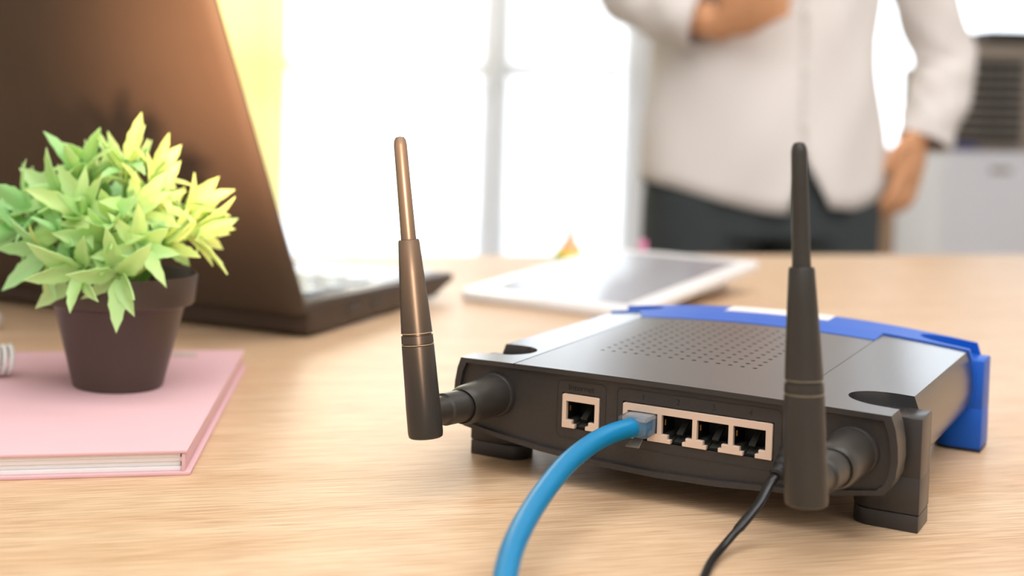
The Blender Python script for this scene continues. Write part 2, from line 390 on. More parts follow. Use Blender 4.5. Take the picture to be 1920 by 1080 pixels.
# legs
def leg(x0, x1, y0, y1, top, m_, s, fh=6.6, fm='rim'):
    def P(x): return s*x
    bm = bmesh.new(); rr = (y1-y0)/2; pl = [(x1, y0), (x1, y1)]
    pl += [(x0+rr*.75+rr*.75*math.cos(t), (y0+y1)/2+rr*math.sin(t)) for t in [PI/2+PI*i/10 for i in range(11)]]
    prism(bm, [(P(x), y) for x, y in pl], lambda x, y: (x, y, fh), lambda x, y: (x, y, 21))
    prism(bm, [(P(84), y0), (P(x1), y0), (P(x1), y1), (P(84), y1)], lambda x, y: (x, y, 20), lambda x, y: (x, y, top))
    lg = fin(bm, 'leg', m_, RT, bevel=.7)
    bm = bmesh.new(); pl2 = [((x-80)*.985+80, (y-(y0+y1)/2)*.98+(y0+y1)/2) for x, y in pl]
    prism(bm, [(P(x), y) for x, y in pl2], lambda x, y: (x, y, 0), lambda x, y: (x, y, fh-.15))
    fin(bm, 'rubber_foot', M[fm], lg, bevel=.4)
for s in (-1, 1): leg(68.5, 93.6, 22.6, 42.5, 43.2, M['rim'], s)
# blue front cover
bm = bmesh.new(); sect(bm, [172.05, 174, 186, 199], .7)
r2 = [(x, 208, z-1.2 if z > 40 else z+1) for x, z in outline(199, -.4)]
rings = [[(x, 199, z) for x, z in outline(199, .7)], r2]; loft(bm, rings)
fc = fin(bm, 'front_cover', M['blue'], None, smooth=None)
cuts = []
for s in (-1, 1):
    bm = bmesh.new(); pl = []
    for i in range(17):
        t = PI/2+PI*i/16; pl.append((80+16*math.cos(t), 187+10.5*math.sin(t)))
    pl = [(s*x, y) for x, y in pl]+[(s*99, 176.5), (s*99, 197.5)]
    prism(bm, pl, lambda x, y: (x, y, 43), lambda x, y: (x, y, 62)); cuts.append(cutter(bm))
    cuts.append(cutter(bx(*sorted((s*85, s*100)), 176.2, 198, -5, 60)))
boolean(fc, cuts); fc.parent = RT; shade(fc.data, 30)
fc.data.materials.clear(); fc.data.materials.append(M['blue'])
fc['label'] = 'blue front cover'
# blue tongue lying flush in the black top
bm = bmesh.new(); N = 20; A = []; B = []
def tongue_edge(u):  # left outline widens toward the cover
    return None
cols = [-62+112*i/N for i in range(N+1)]
grid = []
for j, y in enumerate((153.2, 160, 166, 172.2)):
    xl = (-63.5, -66, -68.5, -72)[j]
    grid.append([(xl+(49.9-xl)*i/N, y) for i in range(N+1)])
T = [[bm.verts.new((x, y, ztop(x, y)+(.25+.45*(y-153)/19))) for x, y in row] for row in grid]
Bt = [[bm.verts.new((x, y, ztop(x, y)-1.2)) for x, y in row] for row in grid]
for j in range(3):
    for i in range(N):
        bm.faces.new((T[j][i], T[j][i+1], T[j+1][i+1], T[j+1][i])); bm.faces.new((Bt[j][i], Bt[j+1][i], Bt[j+1][i+1], Bt[j][i+1]))
for i in range(N):
    bm.faces.new((T[0][i+1], T[0][i], Bt[0][i], Bt[0][i+1])); bm.faces.new((T[3][i], T[3][i+1], Bt[3][i+1], Bt[3][i]))
for j in range(3):
    bm.faces.new((T[j][0], T[j+1][0], Bt[j+1][0], Bt[j][0])); bm.faces.new((T[j+1][N], T[j][N], Bt[j][N], Bt[j+1][N]))
fin(bm, 'cover_tongue', M['blue'], fc)
for s in (-1, 1): leg(72, 93.8, 176.4, 197.6, 43.2, M['blue'], s, 1.4, 'rubber')
# white printed label on the blue cover
bm = bmesh.new()
def strip(x0, x1, y0, y1, n=12):
    T = [[bm.verts.new((x0+(x1-x0)*i/n, y, ztop(x0+(x1-x0)*i/n, y)+.72+dz)) for i in range(n+1)] for y, dz in ((y0, .0), (y0, .2), (y1, .2), (y1, 0))]
    for j in range(3):
        for i in range(n): bm.faces.new((T[j][i], T[j][i+1], T[j+1][i+1], T[j+1][i]))
strip(-30, 22, 183, 198.6)
fin(bm, 'white_label', M['sticker'], fc)
# inner dark tray seen through the vent holes
fin(bx(-50, 30, 44, 146, 43.5, 44.2), 'inner_tray', M['dark'], RT)

# ports
def comb(xs, x0, x1):
    "metal face with stepped openings, as one outline open at the bottom"
    zt, zb = 38.2, 24.2; p = [(x0+.5, zt), (x0, zt-.5), (x0, zb)]
    for xa in xs:
        c = xa+6.15
        p += [(c-2.3, zb), (c-2.3, zb+1.6), (c-3.6, zb+1.6), (c-3.6, zb+3.3), (c-6.15, zb+3.3), (c-6.15, zt-5.4), (c-6.5, zt-5.4), (c-6.5, zt-7.2), (c-6.15, zt-7.2)][:6]
        p += [(c-6.15, zt-2.9), (c+6.15, zt-2.9), (c+6.15, zb+3.3), (c+3.6, zb+3.3), (c+3.6, zb+1.6), (c+2.3, zb+1.6), (c+2.3, zb)]
    p += [(x1, zb), (x1, zt-.5), (x1-.5, zt)]
    out = []
    for q in p:
        if not out or (abs(q[0]-out[-1][0])+abs(q[1]-out[-1][1])) > 1e-6: out.append(q)
    return out
def port_block(name, xs, x0, x1, label):
    bm = bmesh.new(); prism(bm, comb(xs, x0, x1), lambda x, z: (x, -.15, z), lambda x, z: (x, 2.0, z))
    root = fin(bm, name, M['metal'], RT, smooth=20, bevel=.12, seg=1)
    root['label'] = label
    for xa in xs:
        c = xa+6.15; zt, zb = 38.2, 24.2
        bm = bmesh.new()   # liner: an open-fronted black box
        xa0, xa1, z0, z1 = c-6.5, c+6.5, zb+.1, zt-2.4
        box(bm, xa0, xa0+.3, 2.01, 16, z0, z1); box(bm, xa1-.3, xa1, 2.01, 16, z0, z1)
        box(bm, xa0, xa1, 15.7, 16, z0, z1); box(bm, xa0, xa1, 2.01, 16, z1-.2, z1); box(bm, xa0, xa1, 2.01, 16, z0, z0+.3)
        ln = fin(bm, 'port_liner', M['dark'], root)
        # floor steps either side of the latch channel
        for s in (-1, 1):
            bm = bmesh.new(); box(bm, *sorted((c+s*6.1, c+s*3.5)), 2.2, 12, zb+.4, zb+3.1); fin(bm, 'side_step', M['lug'], root)
            bm = bmesh.new(); box(bm, *sorted((c+s*3.5, c+s*2.3)), 2.2, 12, zb+.4, zb+1.5); fin(bm, 'latch_guide', M['lug'], root)
        bm = bmesh.new()   # sloped contact carrier
        prism(bm, [(4.2, zb+3.2), (12, zb+6.5), (12, zb+7.6), (3.4, zb+3.9)], lambda y, z: (c-1.2, y, z), lambda y, z: (c+1.3, y, z))
        fin(bm, 'contact_carrier', M['lug'], root)
        bm = bmesh.new(); box(bm, c-5.95, c-5.5, 3.2, 4.8, zt-7.4, zt-5.2); fin(bm, 'shield_spring', M['gold'], root)
        bm = bmesh.new(); prism(bm, [(3, zb+.5), (10, zb+2.2), (10, zb+.5)], lambda y, z: (c-2, y, z), lambda y, z: (c+2, y, z)); fin(bm, 'latch_ramp', M['lug'], root)
    return root
port_block('wan_port', [-38.5], -40.3, -24.3, 'single square network port with beige metal frame under the word Internet')
port_block('lan_port_block', [-12.2, 1.95, 16.1, 30.25], -14.2, 45.0, 'row of four network ports in one beige metal frame')
rotp = (PI/2, 0, 0)
text('lettering', 'Internet', 3.5, RT, (-32.4, .68, 41.0), rotp, M['dark'], .1)
for i, x in enumerate((-6, 8.1, 22.3, 36.4)): text('lettering', str(i+1), 3.2, RT, (x, .68, 41.0), rotp, M['dark'], .1)
def ridge(x0, x1, z0, z1, rr=2.2):
    pts = []
    for cx, cz, a0 in ((x1-rr, z1-rr, 0), (x0+rr, z1-rr, 90), (x0+rr, z0+rr, 180), (x1-rr, z0+rr, 270)):
        for k in range(6): t = math.radians(a0+18*k); pts.append(Vector((cx+rr*math.cos(t), .62, cz+rr*math.sin(t))))
    pts.append(pts[0]); bm = bmesh.new(); tube(bm, pts, .2, 6, upv=(0, 1, 0)); fin(bm, 'port_outline', M['rim'], RT)
ridge(-42.8, -21.8, 20.3, 43.6); ridge(-17, 48.2, 20.3, 43.6)
# lower ledge of the panel recess
# antennas
def antenna(xa, za, yend, bottom, top, label, wide=1.0):
    yd = Vector((0, -1, 0)); B, Tp = Vector(bottom), Vector(top); ax = (Tp-B).normalized(); Lg = (Tp-B).length
    bm = bmesh.new(); k = Lg/120
    prof = [(.1, 0), (6.0, 0), (6.7, .5), (6.95, 2), (6.9, 12), (6.75, 18), (6.45, 36), (6.42, 36.5), (5.9, 36.7), (5.9, 37.4), (6.4, 37.5), (6.3, 40.6), (5.75, 40.8), (5.75, 41.5), (6.2, 41.7),
            (5.7, 52), (4.9, 66), (4.2, 77.8), (3.9, 78.6), (3.1, 78.7), (3.0, 80), (2.75, 100), (2.6, 116.5), (2.3, 118.4), (1.6, 119.6), (.1, 120)]
    lathe(bm, [(r_, t*k) for r_, t in prof], 40, B, ax)
    mast = fin(bm, 'antenna', M['ant'], RT, smooth=30); mast['label'] = label
    for t, rr in ((36.9, 6.42), (41.6, 6.2)):
        bm = bmesh.new(); lathe(bm, [(rr-.45, (t-.18)*k), (rr+.05, (t-.12)*k), (rr+.05, (t+.12)*k), (rr-.45, (t+.18)*k)], 40, B, ax); fin(bm, 'worn_ring', M['ring'], mast, smooth=20)
    bm = bmesh.new(); lathe(bm, [(9.3, -1.0), (9.3, 2.4), (9.0, 3.0), (8.5, 3.1)], 40, (xa, 0, za), yd); fin(bm, 'flange', M['rim'], mast, smooth=25)
    bm = bmesh.new(); lathe(bm, [(8.5, 2), (8.45, 4), (8.1, 24), (8.0, 27), (7.5, 30), (6.9, 31.2), (6.6, 30)], 44, (xa, 0, za), yd); fin(bm, 'collar', M['ant'], mast, smooth=40)
    hx = B.x+(Tp.x-B.x)*((za-B.z)/(Tp.z-B.z))
    e = Vector((hx, yend+5.0, za)); s0 = Vector((xa, -27, za)); dv = e-s0
    bm = bmesh.new(); lathe(bm, [(6.6, 0), (6.5, dv.length*.62), (5.6, dv.length*.66), (5.6, dv.length)], 36, s0, dv); fin(bm, 'hinge_knuckle', M['ant'], mast, smooth=30)
    return mast
antenna(-71, 33.5, -54, (-74.2, -54, 24.6), (-90, -54, 142.8), 'left antenna nearest the plant, leaning slightly outward')
antenna(74, 32.6, -58, (72.2, -58, 25.6), (65.3, -58, 146.0), 'right antenna nearest the camera, seen against the person')

# ================================================================== network cable (router local frame)
def rl(p):
    t = math.radians(-33.65); return Vector((136.9+math.cos(t)*p[0]-math.sin(t)*p[1], 535.1+math.sin(t)*p[0]+math.cos(t)*p[1], p[2]))
CB = empty('network_cable', (136.9, 535.1, 0), -33.65, 'thick bright blue network cable plugged into the first of four ports', 'cable')
cxp = -6.0
bm = bmesh.new(); box(bm, cxp-5.8, cxp+5.8, -11.5, 9.5, 27.3, 35.1)
plug = fin(bm, 'plug', M['plugm'], CB, bevel=.6); plug['label'] = 'clear plastic plug'
fin(bx(cxp-4.6, cxp+4.6, -9.5, 8.0, 33.2, 34.6), 'plug_insert', M['plugw'], plug, bevel=.4)
for k in range(8):
    fin(bx(cxp-4.2+k*1.1, cxp-3.6+k*1.1, 6.5, 8.9, 30, 33), 'contact', M['gold'], plug)
bm = bmesh.new(); prism(bm, [(7, 26.9), (7, 26.1), (-2, 25.2), (-10, 22.9), (-10.8, 23.5), (-2, 26.1)], lambda y, z: (cxp-1.6-(1.2 if y < -8 else 0), y, z), lambda y, z: (cxp+1.6+(1.2 if y < -8 else 0), y, z))
fin(bm, 'latch_lever', M['latch'], plug, bevel=.2)
pts = [(cxp, 2, 30.7), (cxp-.1, -7, 30.6), (cxp-1.2, -13, 30.8), (-10, -22, 30.2), (-12.4, -36, 28.5), (-12, -59.5, 26), (-8.7, -85, 23), (-3.8, -110.7, 20), (1.9, -133, 17.5), (7.7, -150.4, 15), (14.8, -168, 12), (25, -190, 7.5), (42, -225, 4), (70, -280, 3.8), (120, -360, 3.8), (190, -440, 3.8)]
bm = bmesh.new(); tube(bm, spline(pts, 8), lambda t: 3.75, 24)
fin(bm, 'sheath', M['cable'], CB, smooth=60)

# power cord
PC = empty('power_cord', (136.9, 535.1, 0), -33.65, 'thin black power cord plugged in beside the fourth port', 'power cord')
pts = spline([(51.5, 4, 29.2), (51.5, -3, 28.7), (51.6, -9, 25.8), (50.7, -15, 22.4)], 8)
bm = bmesh.new(); tube(bm, pts, lambda t: 3.0+(.75 if int(t*9) % 2 == 0 else 0)-t*.9, 18); fin(bm, 'strain_relief', M['rubber'], PC, smooth=30)
pts2 = [(50.7, -14, 22.8), (49.9, -20, 20.4), (48.6, -27, 15.1), (45.7, -36, 9.4), (43, -50, 4), (43.5, -66, 2.2), (47.8, -90, 1.7), (54, -120, 1.7), (64, -170, 1.7), (80, -250, 1.7), (140, -350, 1.7), (220, -430, 1.7)]
bm = bmesh.new(); tube(bm, spline(pts2, 8), lambda t: (1.9, 1.35) if t < .3 else (1.5, 1.2), 14); fin(bm, 'cord', M['cord'], PC, smooth=60)

# ================================================================== pink notebook
NB = empty('notebook', (-51, 557, 0), 0, 'pink hardcover notebook with white pages under the potted plant', 'book')
eu = Vector((-math.cos(math.radians(11.5)), -math.sin(math.radians(11.5)), 0)); ev = Vector((.045, .999, 0))
def para(bm, a0, a1, b0, b1, z0, z1):
    prism(bm, [(a0, b0), (a1, b0), (a1, b1), (a0, b1)], lambda a_, b_: eu*a_+ev*b_+Vector((0, 0, z0)), lambda a_, b_: eu*a_+ev*b_+Vector((0, 0, z1)))
WB, DB = 185, 237
bm = bmesh.new(); para(bm, 0, WB, 0, DB, 9.2, 10.6); fin(bm, 'front_cover', M['pink'], NB, bevel=.4)
bm = bmesh.new(); para(bm, -1.5, WB, 0, DB, 0, 1.6); fin(bm, 'back_cover', M['pink'], NB, bevel=.4)
bm = bmesh.new(); para(bm, .8, 2.4, .6, DB-.6, 1.6, 9.2); fin(bm, 'spine', M['pink'], NB, bevel=.3)
for k in range(4):
    z0 = 1.65+k*1.88; bm = bmesh.new(); para(bm, 2.6+.5*(k % 2), WB-3, 2.0+.6*((k*2) % 3), DB-2.5, z0, z0+1.78); fin(bm, 'page_block', M['pages'], NB, bevel=.12)
bm = bmesh.new(); box(bm, -7, 7, -6, 6, 0, .5)
tg = fin(bm, 'silver_tag', M['silver'], NB, bevel=.2, loc=(-22.5, 214, 10.62)); tg.rotation_euler.z = .12

# white coil lying on the notebook
bm = bmesh.new(); pts = []
for i in range(14*9+1):
    t = i/14; x = -t*3.6; pts.append(Vector((x, 7*math.cos(t*2*PI), 8.4+7*math.sin(t*2*PI))))
tube(bm, pts, 1.35, 8, upv=(1, 0, 0))
co = fin(bm, 'coiled_cord', M['coil'], None, smooth=60, loc=(-156, 700, 10.9)); co.rotation_euler.z = .5
tag(co, 'white coiled cord lying on the pink notebook at the left edge of the picture', 'cord')
bm = bmesh.new(); box(bm, -12, 12, -8, 8, 0, 11)
er = fin(bm, 'eraser', M['coil'], None, bevel=3, seg=3, loc=(-222, 905, 0)); tag(er, 'small white eraser on the table just in front of the laptop', 'eraser')

# ================================================================== potted plant
PX, PY, PZ = -98.5, 684, 10.65
PL = empty('potted_plant', (PX, PY, PZ), 0, 'lime green leafy plant in a dark brown plastic pot on the pink notebook', 'plant')
bm = bmesh.new()
lathe(bm, [(.1, 0), (21.8, 0), (22.8, .8), (32.6, 40), (33.4, 41.2), (37.2, 42.6), (37.9, 43.5), (39.2, 56.6), (38.9, 57.6), (38.0, 57.6), (37.4, 56.5), (35.8, 46), (31.5, 43), (29, 40), (.1, 40)], 72, (0, 0, 0), cap=False)
fin(bm, 'pot', M['pot'], PL, smooth=30)
bm = bmesh.new()
for j in range(9):
    pass
rings = [[(rr*math.cos(2*PI*i/40), rr*math.sin(2*PI*i/40), 47.5+2.6*noise.noise(Vector((rr*.2*math.cos(2*PI*i/40), rr*.2*math.sin(2*PI*i/40), 3)))) for i in range(40)] for rr in (34.8, 30, 24, 18, 12, 6, .3)]
loft(bm, rings); fin(bm, 'moss', M['soil'], PL, smooth=50)
def leaf_mesh(L_, W_, curl, name):
    bm = bmesh.new(); n = 9; rows = []
    for i in range(n+1):
        t = i/n; wd = W_*.5*(math.sin(PI*min(1, t*1.02)**.78)**.75 if 0 < t < 1 else 0)*(1+(.10 if i % 2 else -.06))
        if t < .12: wd = max(wd*.6, .5)
        zc = curl*L_*(t*t)*.42; x = L_*t*(1-.08*abs(curl)*t)
        rows.append([(x, -wd, zc+wd*.30), (x, -wd*.5, zc+wd*.12), (x, 0, zc-.08*wd), (x, wd*.5, zc+wd*.12), (x, wd, zc+wd*.30)])
    top = [[bm.verts.new(p) for p in r_] for r_ in rows]; bot = [[bm.verts.new((p[0], p[1], p[2]-.55)) for p in r_] for r_ in rows]
    for i in range(n):
        for j in range(4):
            bm.faces.new((top[i][j], top[i+1][j], top[i+1][j+1], top[i][j+1])); bm.faces.new((bot[i][j], bot[i][j+1], bot[i+1][j+1], bot[i+1][j]))
        bm.faces.new((top[i][0], bot[i][0], bot[i+1][0], top[i+1][0])); bm.faces.new((top[i][4], top[i+1][4], bot[i+1][4], bot[i][4]))
    bmesh.ops.recalc_face_normals(bm, faces=bm.faces); bmesh.ops.scale(bm, vec=(MM,)*3, verts=bm.verts)
    me = bpy.data.meshes.new(name); bm.to_mesh(me); bm.free(); shade(me, 60); return me
LM = {}
for mk in ('leaf', 'leafy', 'leafm'):
    LM[mk] = []
    for L_, W_, cu in ((25, 7.6, -.6), (23, 7.2, .45), (21, 6.6, -1.2), (27, 7.8, -.25)):
        me = leaf_mesh(L_, W_, cu, 'leaf'); me.materials.append(M[mk]); LM[mk].append(me)
# clusters: centre (px, py in the pot's own frame in mm: x right, y depth toward back negative = front, z up), facing, leaf count
def cluster(c, d, n, spread=54, mk='leaf', sc=1.0, only=None, ph=0):
    c = Vector(c); d = Vector(d).normalized()
    q = d.to_track_quat('Z', 'Y').to_matrix()
    b = Vector((c.x*.25, c.y*.25, 47)); mid = (b+c)/2+Vector((0, 0, 6))
    bm = bmesh.new(); tube(bm, spline([b, mid, c], 5), 1.0, 8); st = fin(bm, 'stem', M['stem'], PL, smooth=60)
    for k in range(n):
        az = (2*PI*k/n+ph+random.uniform(-.18, .18)) if only is None else math.radians(only[k])
        el = math.radians(spread+random.uniform(-34, 22)) if k < n-2 or only is not None else math.radians(18+random.uniform(0, 14))
        v = q @ Vector((math.sin(el)*math.cos(az), math.sin(el)*math.sin(az), math.cos(el)))
        nrm = (d - v*d.dot(v)).normalized() if (d - v*d.dot(v)).length > .05 else v.orthogonal().normalized()
        y_ = nrm.cross(v).normalized(); mt = Matrix((v, y_, nrm)).transposed().to_4x4()
        s_ = sc*random.uniform(.95, 1.3)
        o = bpy.data.objects.new('leaf', random.choice(LM[mk if random.random() < .7 else random.choice(('leaf', 'leafy', 'leafm'))])); C.objects.link(o); o.parent = PL
        mt = mt @ Matrix.Diagonal((s_, s_, s_, 1)); mt.translation = (c-d*(7.0*(el/1.2)*random.uniform(.2, 1.5)))*MM; o.matrix_local = mt
def at(px, py, dy):
    "point whose picture position is (px,py), dy mm in front(-)/behind(+) the pot axis"
    D = PY+dy; u2 = (296.6-py)/F; x2 = (px-596.8)/F
    xx = x2*math.cos(r)-u2*math.sin(r); uu = x2*math.sin(r)+u2*math.cos(r)
    yv = math.cos(a)+uu*math.sin(a); zv = -math.sin(a)+uu*math.cos(a)
    return (D/yv*xx-PX, dy, H+D/yv*zv-PZ)
cl = [((207, 412), -30, (0, -.9, .45), 8, 'leaf'), ((284, 372), -8, (.5, -.5, .75), 8, 'leafy'), ((352, 425), 4, (.9, -.35, .15), 9, 'leafy'),
      ((45, 412), 2, (-.9, -.35, .1), 9, 'leafm'), ((150, 508), -40, (-.25, -.85, -.3), 7, 'leaf'), ((222, 520), -44, (.1, -.9, -.35), 7, 'leaf'),
      ((262, 468), -38, (.4, -.85, .1), 7, 'leaf'), ((152, 330), -4, (-.25, -.4, .9), 8, 'leaf'), ((235, 325), 6, (.15, -.3, .95), 8, 'leaf'),
      ((108, 368), -10, (-.55, -.55, .6), 8, 'leaf'), ((112, 440), -28, (-.6, -.8, .1), 8, 'leafm'), ((312, 455), -16, (.7, -.7, 0), 8, 'leafy'),
      ((190, 345), 20, (0, .2, 1), 7, 'leafm'), ((70, 380), 22, (-.8, .3, .4), 7, 'leafm'), ((300, 400), 26, (.6, .5, .5), 7, 'leafy'),
      ((95, 470), -24, (-.7, -.6, -.25), 7, 'leafm'), ((160, 400), -22, (-.2, -.85, .5), 8, 'leaf'), ((255, 400), -22, (.3, -.8, .5), 8, 'leaf'), ((200, 455), -30, (0, -.95, .1), 7, 'leaf'), ((205, 380), 34, (.1, .8, .5), 6, 'leafm'),
      ((30, 430), -8, (-.9, -.5, -.1), 6, 'leafm'), ((362, 440), -4, (.95, -.3, .05), 7, 'leafy'), ((345, 395), 8, (.7, -.3, .6), 6, 'leafy'), ((60, 390), -6, (-.8, -.4, .4), 6, 'leafm'), ((238, 300), -2, (.1, -.3, .95), 6, 'leaf'), ((165, 310), 4, (-.2, -.2, .95), 6, 'leaf'), ((290, 335), 0, (.45, -.2, .85), 6, 'leafy')]
for (p_, dy, d, n, mk) in cl: cluster(at(*p_, dy), d, n, mk=mk, ph=random.uniform(0, 3))

# ================================================================== laptop
LA = math.degrees(math.atan2(.888, .46))-90   # base depth direction
LP = empty('laptop', (-4, 899, 0), LA, 'open dark laptop seen from behind its lid at the left of the table', 'laptop')
# local: x along the hinge (0 = right end, -370 = left), y = toward the keyboard front, z up
W_, Dp = 372, 262
bm = bmesh.new()
prism(bm, [(0, 3), (0, 22), (8, 24), (Dp-6, 20), (Dp, 17), (Dp-4, 13), (Dp-40, 4), (20, 2)], lambda y, z: (0, y, z), lambda y, z: (-W_, y, z))
base = fin(bm, 'base', M['base'], LP, bevel=2.2, seg=3)
bm = bmesh.new(); prism(bm, [(14, 23.4), (14, 24.6), (Dp-12, 20.9), (Dp-12, 19.8)], lambda y, z: (-9, y, z), lambda y, z: (-W_+9, y, z)); fin(bm, 'palm_deck', M['deck'], base, bevel=.3)
key_me = None
for rrow in range(6):
    for kx in range(15):
        x = -26-kx*21.6-(rrow % 2)*4; y = 42+rrow*19.5; z = 24.1-(y-14)*.0152
        if x < -W_+34: continue
        if key_me is None:
            bm = bmesh.new(); box(bm, -8.8, 8.8, -8.0, 8.0, 0, 2.0); k0 = fin(bm, 'key', M['key'], base, bevel=.6, loc=(x, y, z)); key_me = k0.data
        else: link('key', key_me, None, base, None, (x, y, z))
fin(bx(-W_/2-50, -W_/2+50, 178, 240, 20.6, 22.0), 'touchpad', M['key'], base, bevel=.4)
for x in (-14, -W_+14):
    bm = bmesh.new(); lathe(bm, [(7, 0), (7.4, 4), (7.4, 46), (7, 50)], 20, (x-(50 if x > -50 else 0)+(0), 4, 22), (1, 0, 0)); fin(bm, 'hinge', M['base'], LP)
for x in (-30, -W_+30):
    for y in (26, 200): 
        bm = bmesh.new(); lathe(bm, [(7, 0), (7, 4)], 20, (x, y, 0)); fin(bm, 'rubber_foot', M['rubber'], LP, bevel=.4)
for z0 in (9, 13): pass
fin(bx(-.4, .6, 60, 84, 9, 16), 'side_port', M['lcd'], base); fin(bx(-.4, .6, 98, 118, 9, 15), 'side_port', M['lcd'], base)
# lid: local plane leaning back 33 degrees
lid = bpy.data.objects.new('lid', None)
lean = math.radians(32)
def lidpt(x, t, n): # t along lid upward, n outward (towards the camera/back)
    return (x, 1-t*math.sin(lean)-n*math.cos(lean), 17+t*math.cos(lean)-n*math.sin(lean))
bm = bmesh.new(); rc = 12; pl = []
for cx_, ct, a0 in ((-rc, 250-rc, 0), (-W_+rc, 250-rc, 90), (-W_+4, 4, 180), (-4, 4, 270)):
    rr = rc if ct > 100 else 4
    for k in range(7): t = math.radians(a0+15*k); pl.append((cx_+rr*math.cos(t), ct+rr*math.sin(t)))
# back shell bulges softly: three rings
def ringp(s, n): return [lidpt(-W_/2+(x+W_/2)*s, 125+(t-125)*s, n) for x, t in pl]
loft(bm, [ringp(.995, 0), ringp(1, 1.0), ringp(1, 3.5), ringp(.985, 6.0), ringp(.955, 7.6), ringp(.90, 8.4)])
ld = fin(bm, 'lid', M['lid'], LP, smooth=40)
bm = bmesh.new(); prism(bm, [(-16, 18), (-W_+16, 18), (-W_+16, 236), (-16, 236)], lambda x, t: lidpt(x, t, -.5), lambda x, t: lidpt(x, t, .4)); fin(bm, 'screen', M['lcd'], ld)
bm = bmesh.new()
for k in range(5): pass

# ================================================================== tablet
A_, B_, C_, D_ = Vector((101, 1112, 1)), Vector((228, 1041, 1)), Vector((416, 1209, 19.5)), Vector((289, 1280, 19.5))
TBt = empty('tablet', (A_+C_)/2, 0, 'white tablet with a pale grey screen lying tilted behind the router', 'tablet')
ctr = (A_+B_+C_+D_)/4; TBt.location = ctr*MM
U = (B_-A_).normalized(); V = ((D_-A_)-U*(D_-A_).dot(U)).normalized(); Nn = U.cross(V)
if Nn.z < 0: Nn = -Nn
U = (U*.5+V.cross(Nn)*0+Vector((.664,-.743,0))*.5).normalized(); V = ((D_-A_)-U*(D_-A_).dot(U)).normalized(); Nn = U.cross(V)
hu, hv = 77, 130
def slab(hu, hv, z0, z1, rr, du=0, dv=0):
    bm = bmesh.new(); pl = []
    for su, sv, a0 in ((1, 1, 0), (-1, 1, 90), (-1, -1, 180), (1, -1, 270)):
        for k in range(6): t = math.radians(a0+18*k); pl.append((su*(hu-rr)+rr*math.cos(t)+du, sv*(hv-rr)+rr*math.sin(t)+dv))
    prism(bm, pl, lambda x, y: U*x+V*y+Nn*z0, lambda x, y: U*x+V*y+Nn*z1); return bm
ts = fin(slab(hu, hv, 0, 7.5, 9), 'tablet_body', M['tab'], TBt, bevel=1.2)
fin(slab(hu-14, hv-20, 7.45, 7.7, 1), 'screen', M['tabs'], TBt)
bm = slab(3.5, 3.5, 7.45, 7.75, 3.3, 0, -hv+10); fin(bm, 'home_button', M['tabs'], TBt)
ft = bmesh.new(); lo = ctr
pt = lambda x, y, z: (U*x+V*y)+Vector((0, 0, z))
prism(ft, [(-50, 60), (50, 60), (50, 118), (-50, 118)], lambda x, y: (*(U*x+V*y).xy, -ctr.z+.1), lambda x, y: tuple(U*x+V*y+Nn*-.3))
fin(ft, 'stand_flap', M['tab'], TBt, bevel=.5)

# small things at the far edge of the table
bm = bmesh.new(); lathe(bm, [(10, 0), (13.5, .5), (13, 6), (9, 12), (5, 18), (3.2, 24), (3, 34), (2.2, 36.5), (.1, 37)], 28)
cone = empty('ornament', (272, 1452, 0), 0, 'small orange cone-shaped ornament on a yellow green base behind the tablet', 'ornament')
fin(bm, 'cone', M['orange'], cone, loc=(0, 0, 3))
bm = bmesh.new(); lathe(bm, [(15, 0), (16, 1), (15.6, 6), (13.2, 9)], 28); fin(bm, 'base_ring', M['yellow'], cone)
bm = bmesh.new(); lathe(bm, [(8, 0), (8.4, .5), (8, 5), (6, 8)], 20, (-9, -2, 0)); fin(bm, 'green_foot', M['green'], cone)
cap_ = empty('marker_cap', (356, 1478, 0), 0, 'tiny pink and navy marker cap at the far table edge beside the trousers', 'cap')
bm = bmesh.new(); lathe(bm, [(5, 0), (5.5, 1), (5.2, 9)], 20); fin(bm, 'navy_end', M['navy'], cap_)
bm = bmesh.new(); lathe(bm, [(5, 9), (4.5, 18), (3, 20), (.1, 20.5)], 20); fin(bm, 'pink_end', M['magenta'], cap_)

# ================================================================== person
PR = empty('person', (750, 2300, Z_FLOOR), 0, 'person in a loose white shirt and dark trousers standing behind the table', 'person')
def pz(p): return Vector((p[0]-750, p[1]-2300, p[2]-Z_FLOOR))
def limb(bm, pts, rads, n=18, k=5):
    P = spline([pz(p) for p in pts], k); NN = len(rads)-1
    def rf(t):
        i = min(int(t*NN), NN-1); f_ = t*NN-i; A1, B1 = rads[i], rads[i+1]
        A1 = A1 if isinstance(A1, tuple) else (A1, A1); B1 = B1 if isinstance(B1, tuple) else (B1, B1)
        return (A1[0]*(1-f_)+B1[0]*f_, A1[1]*(1-f_)+B1[1]*f_)
    tube(bm, P, rf, n, upv=(0, 1, .02))
def ell(cx, cy, z, a1, b1, n=32): return [pz((cx+a1*math.cos(2*PI*i/n), cy+b1*math.sin(2*PI*i/n), z)) for i in range(n)]
bm = bmesh.new()
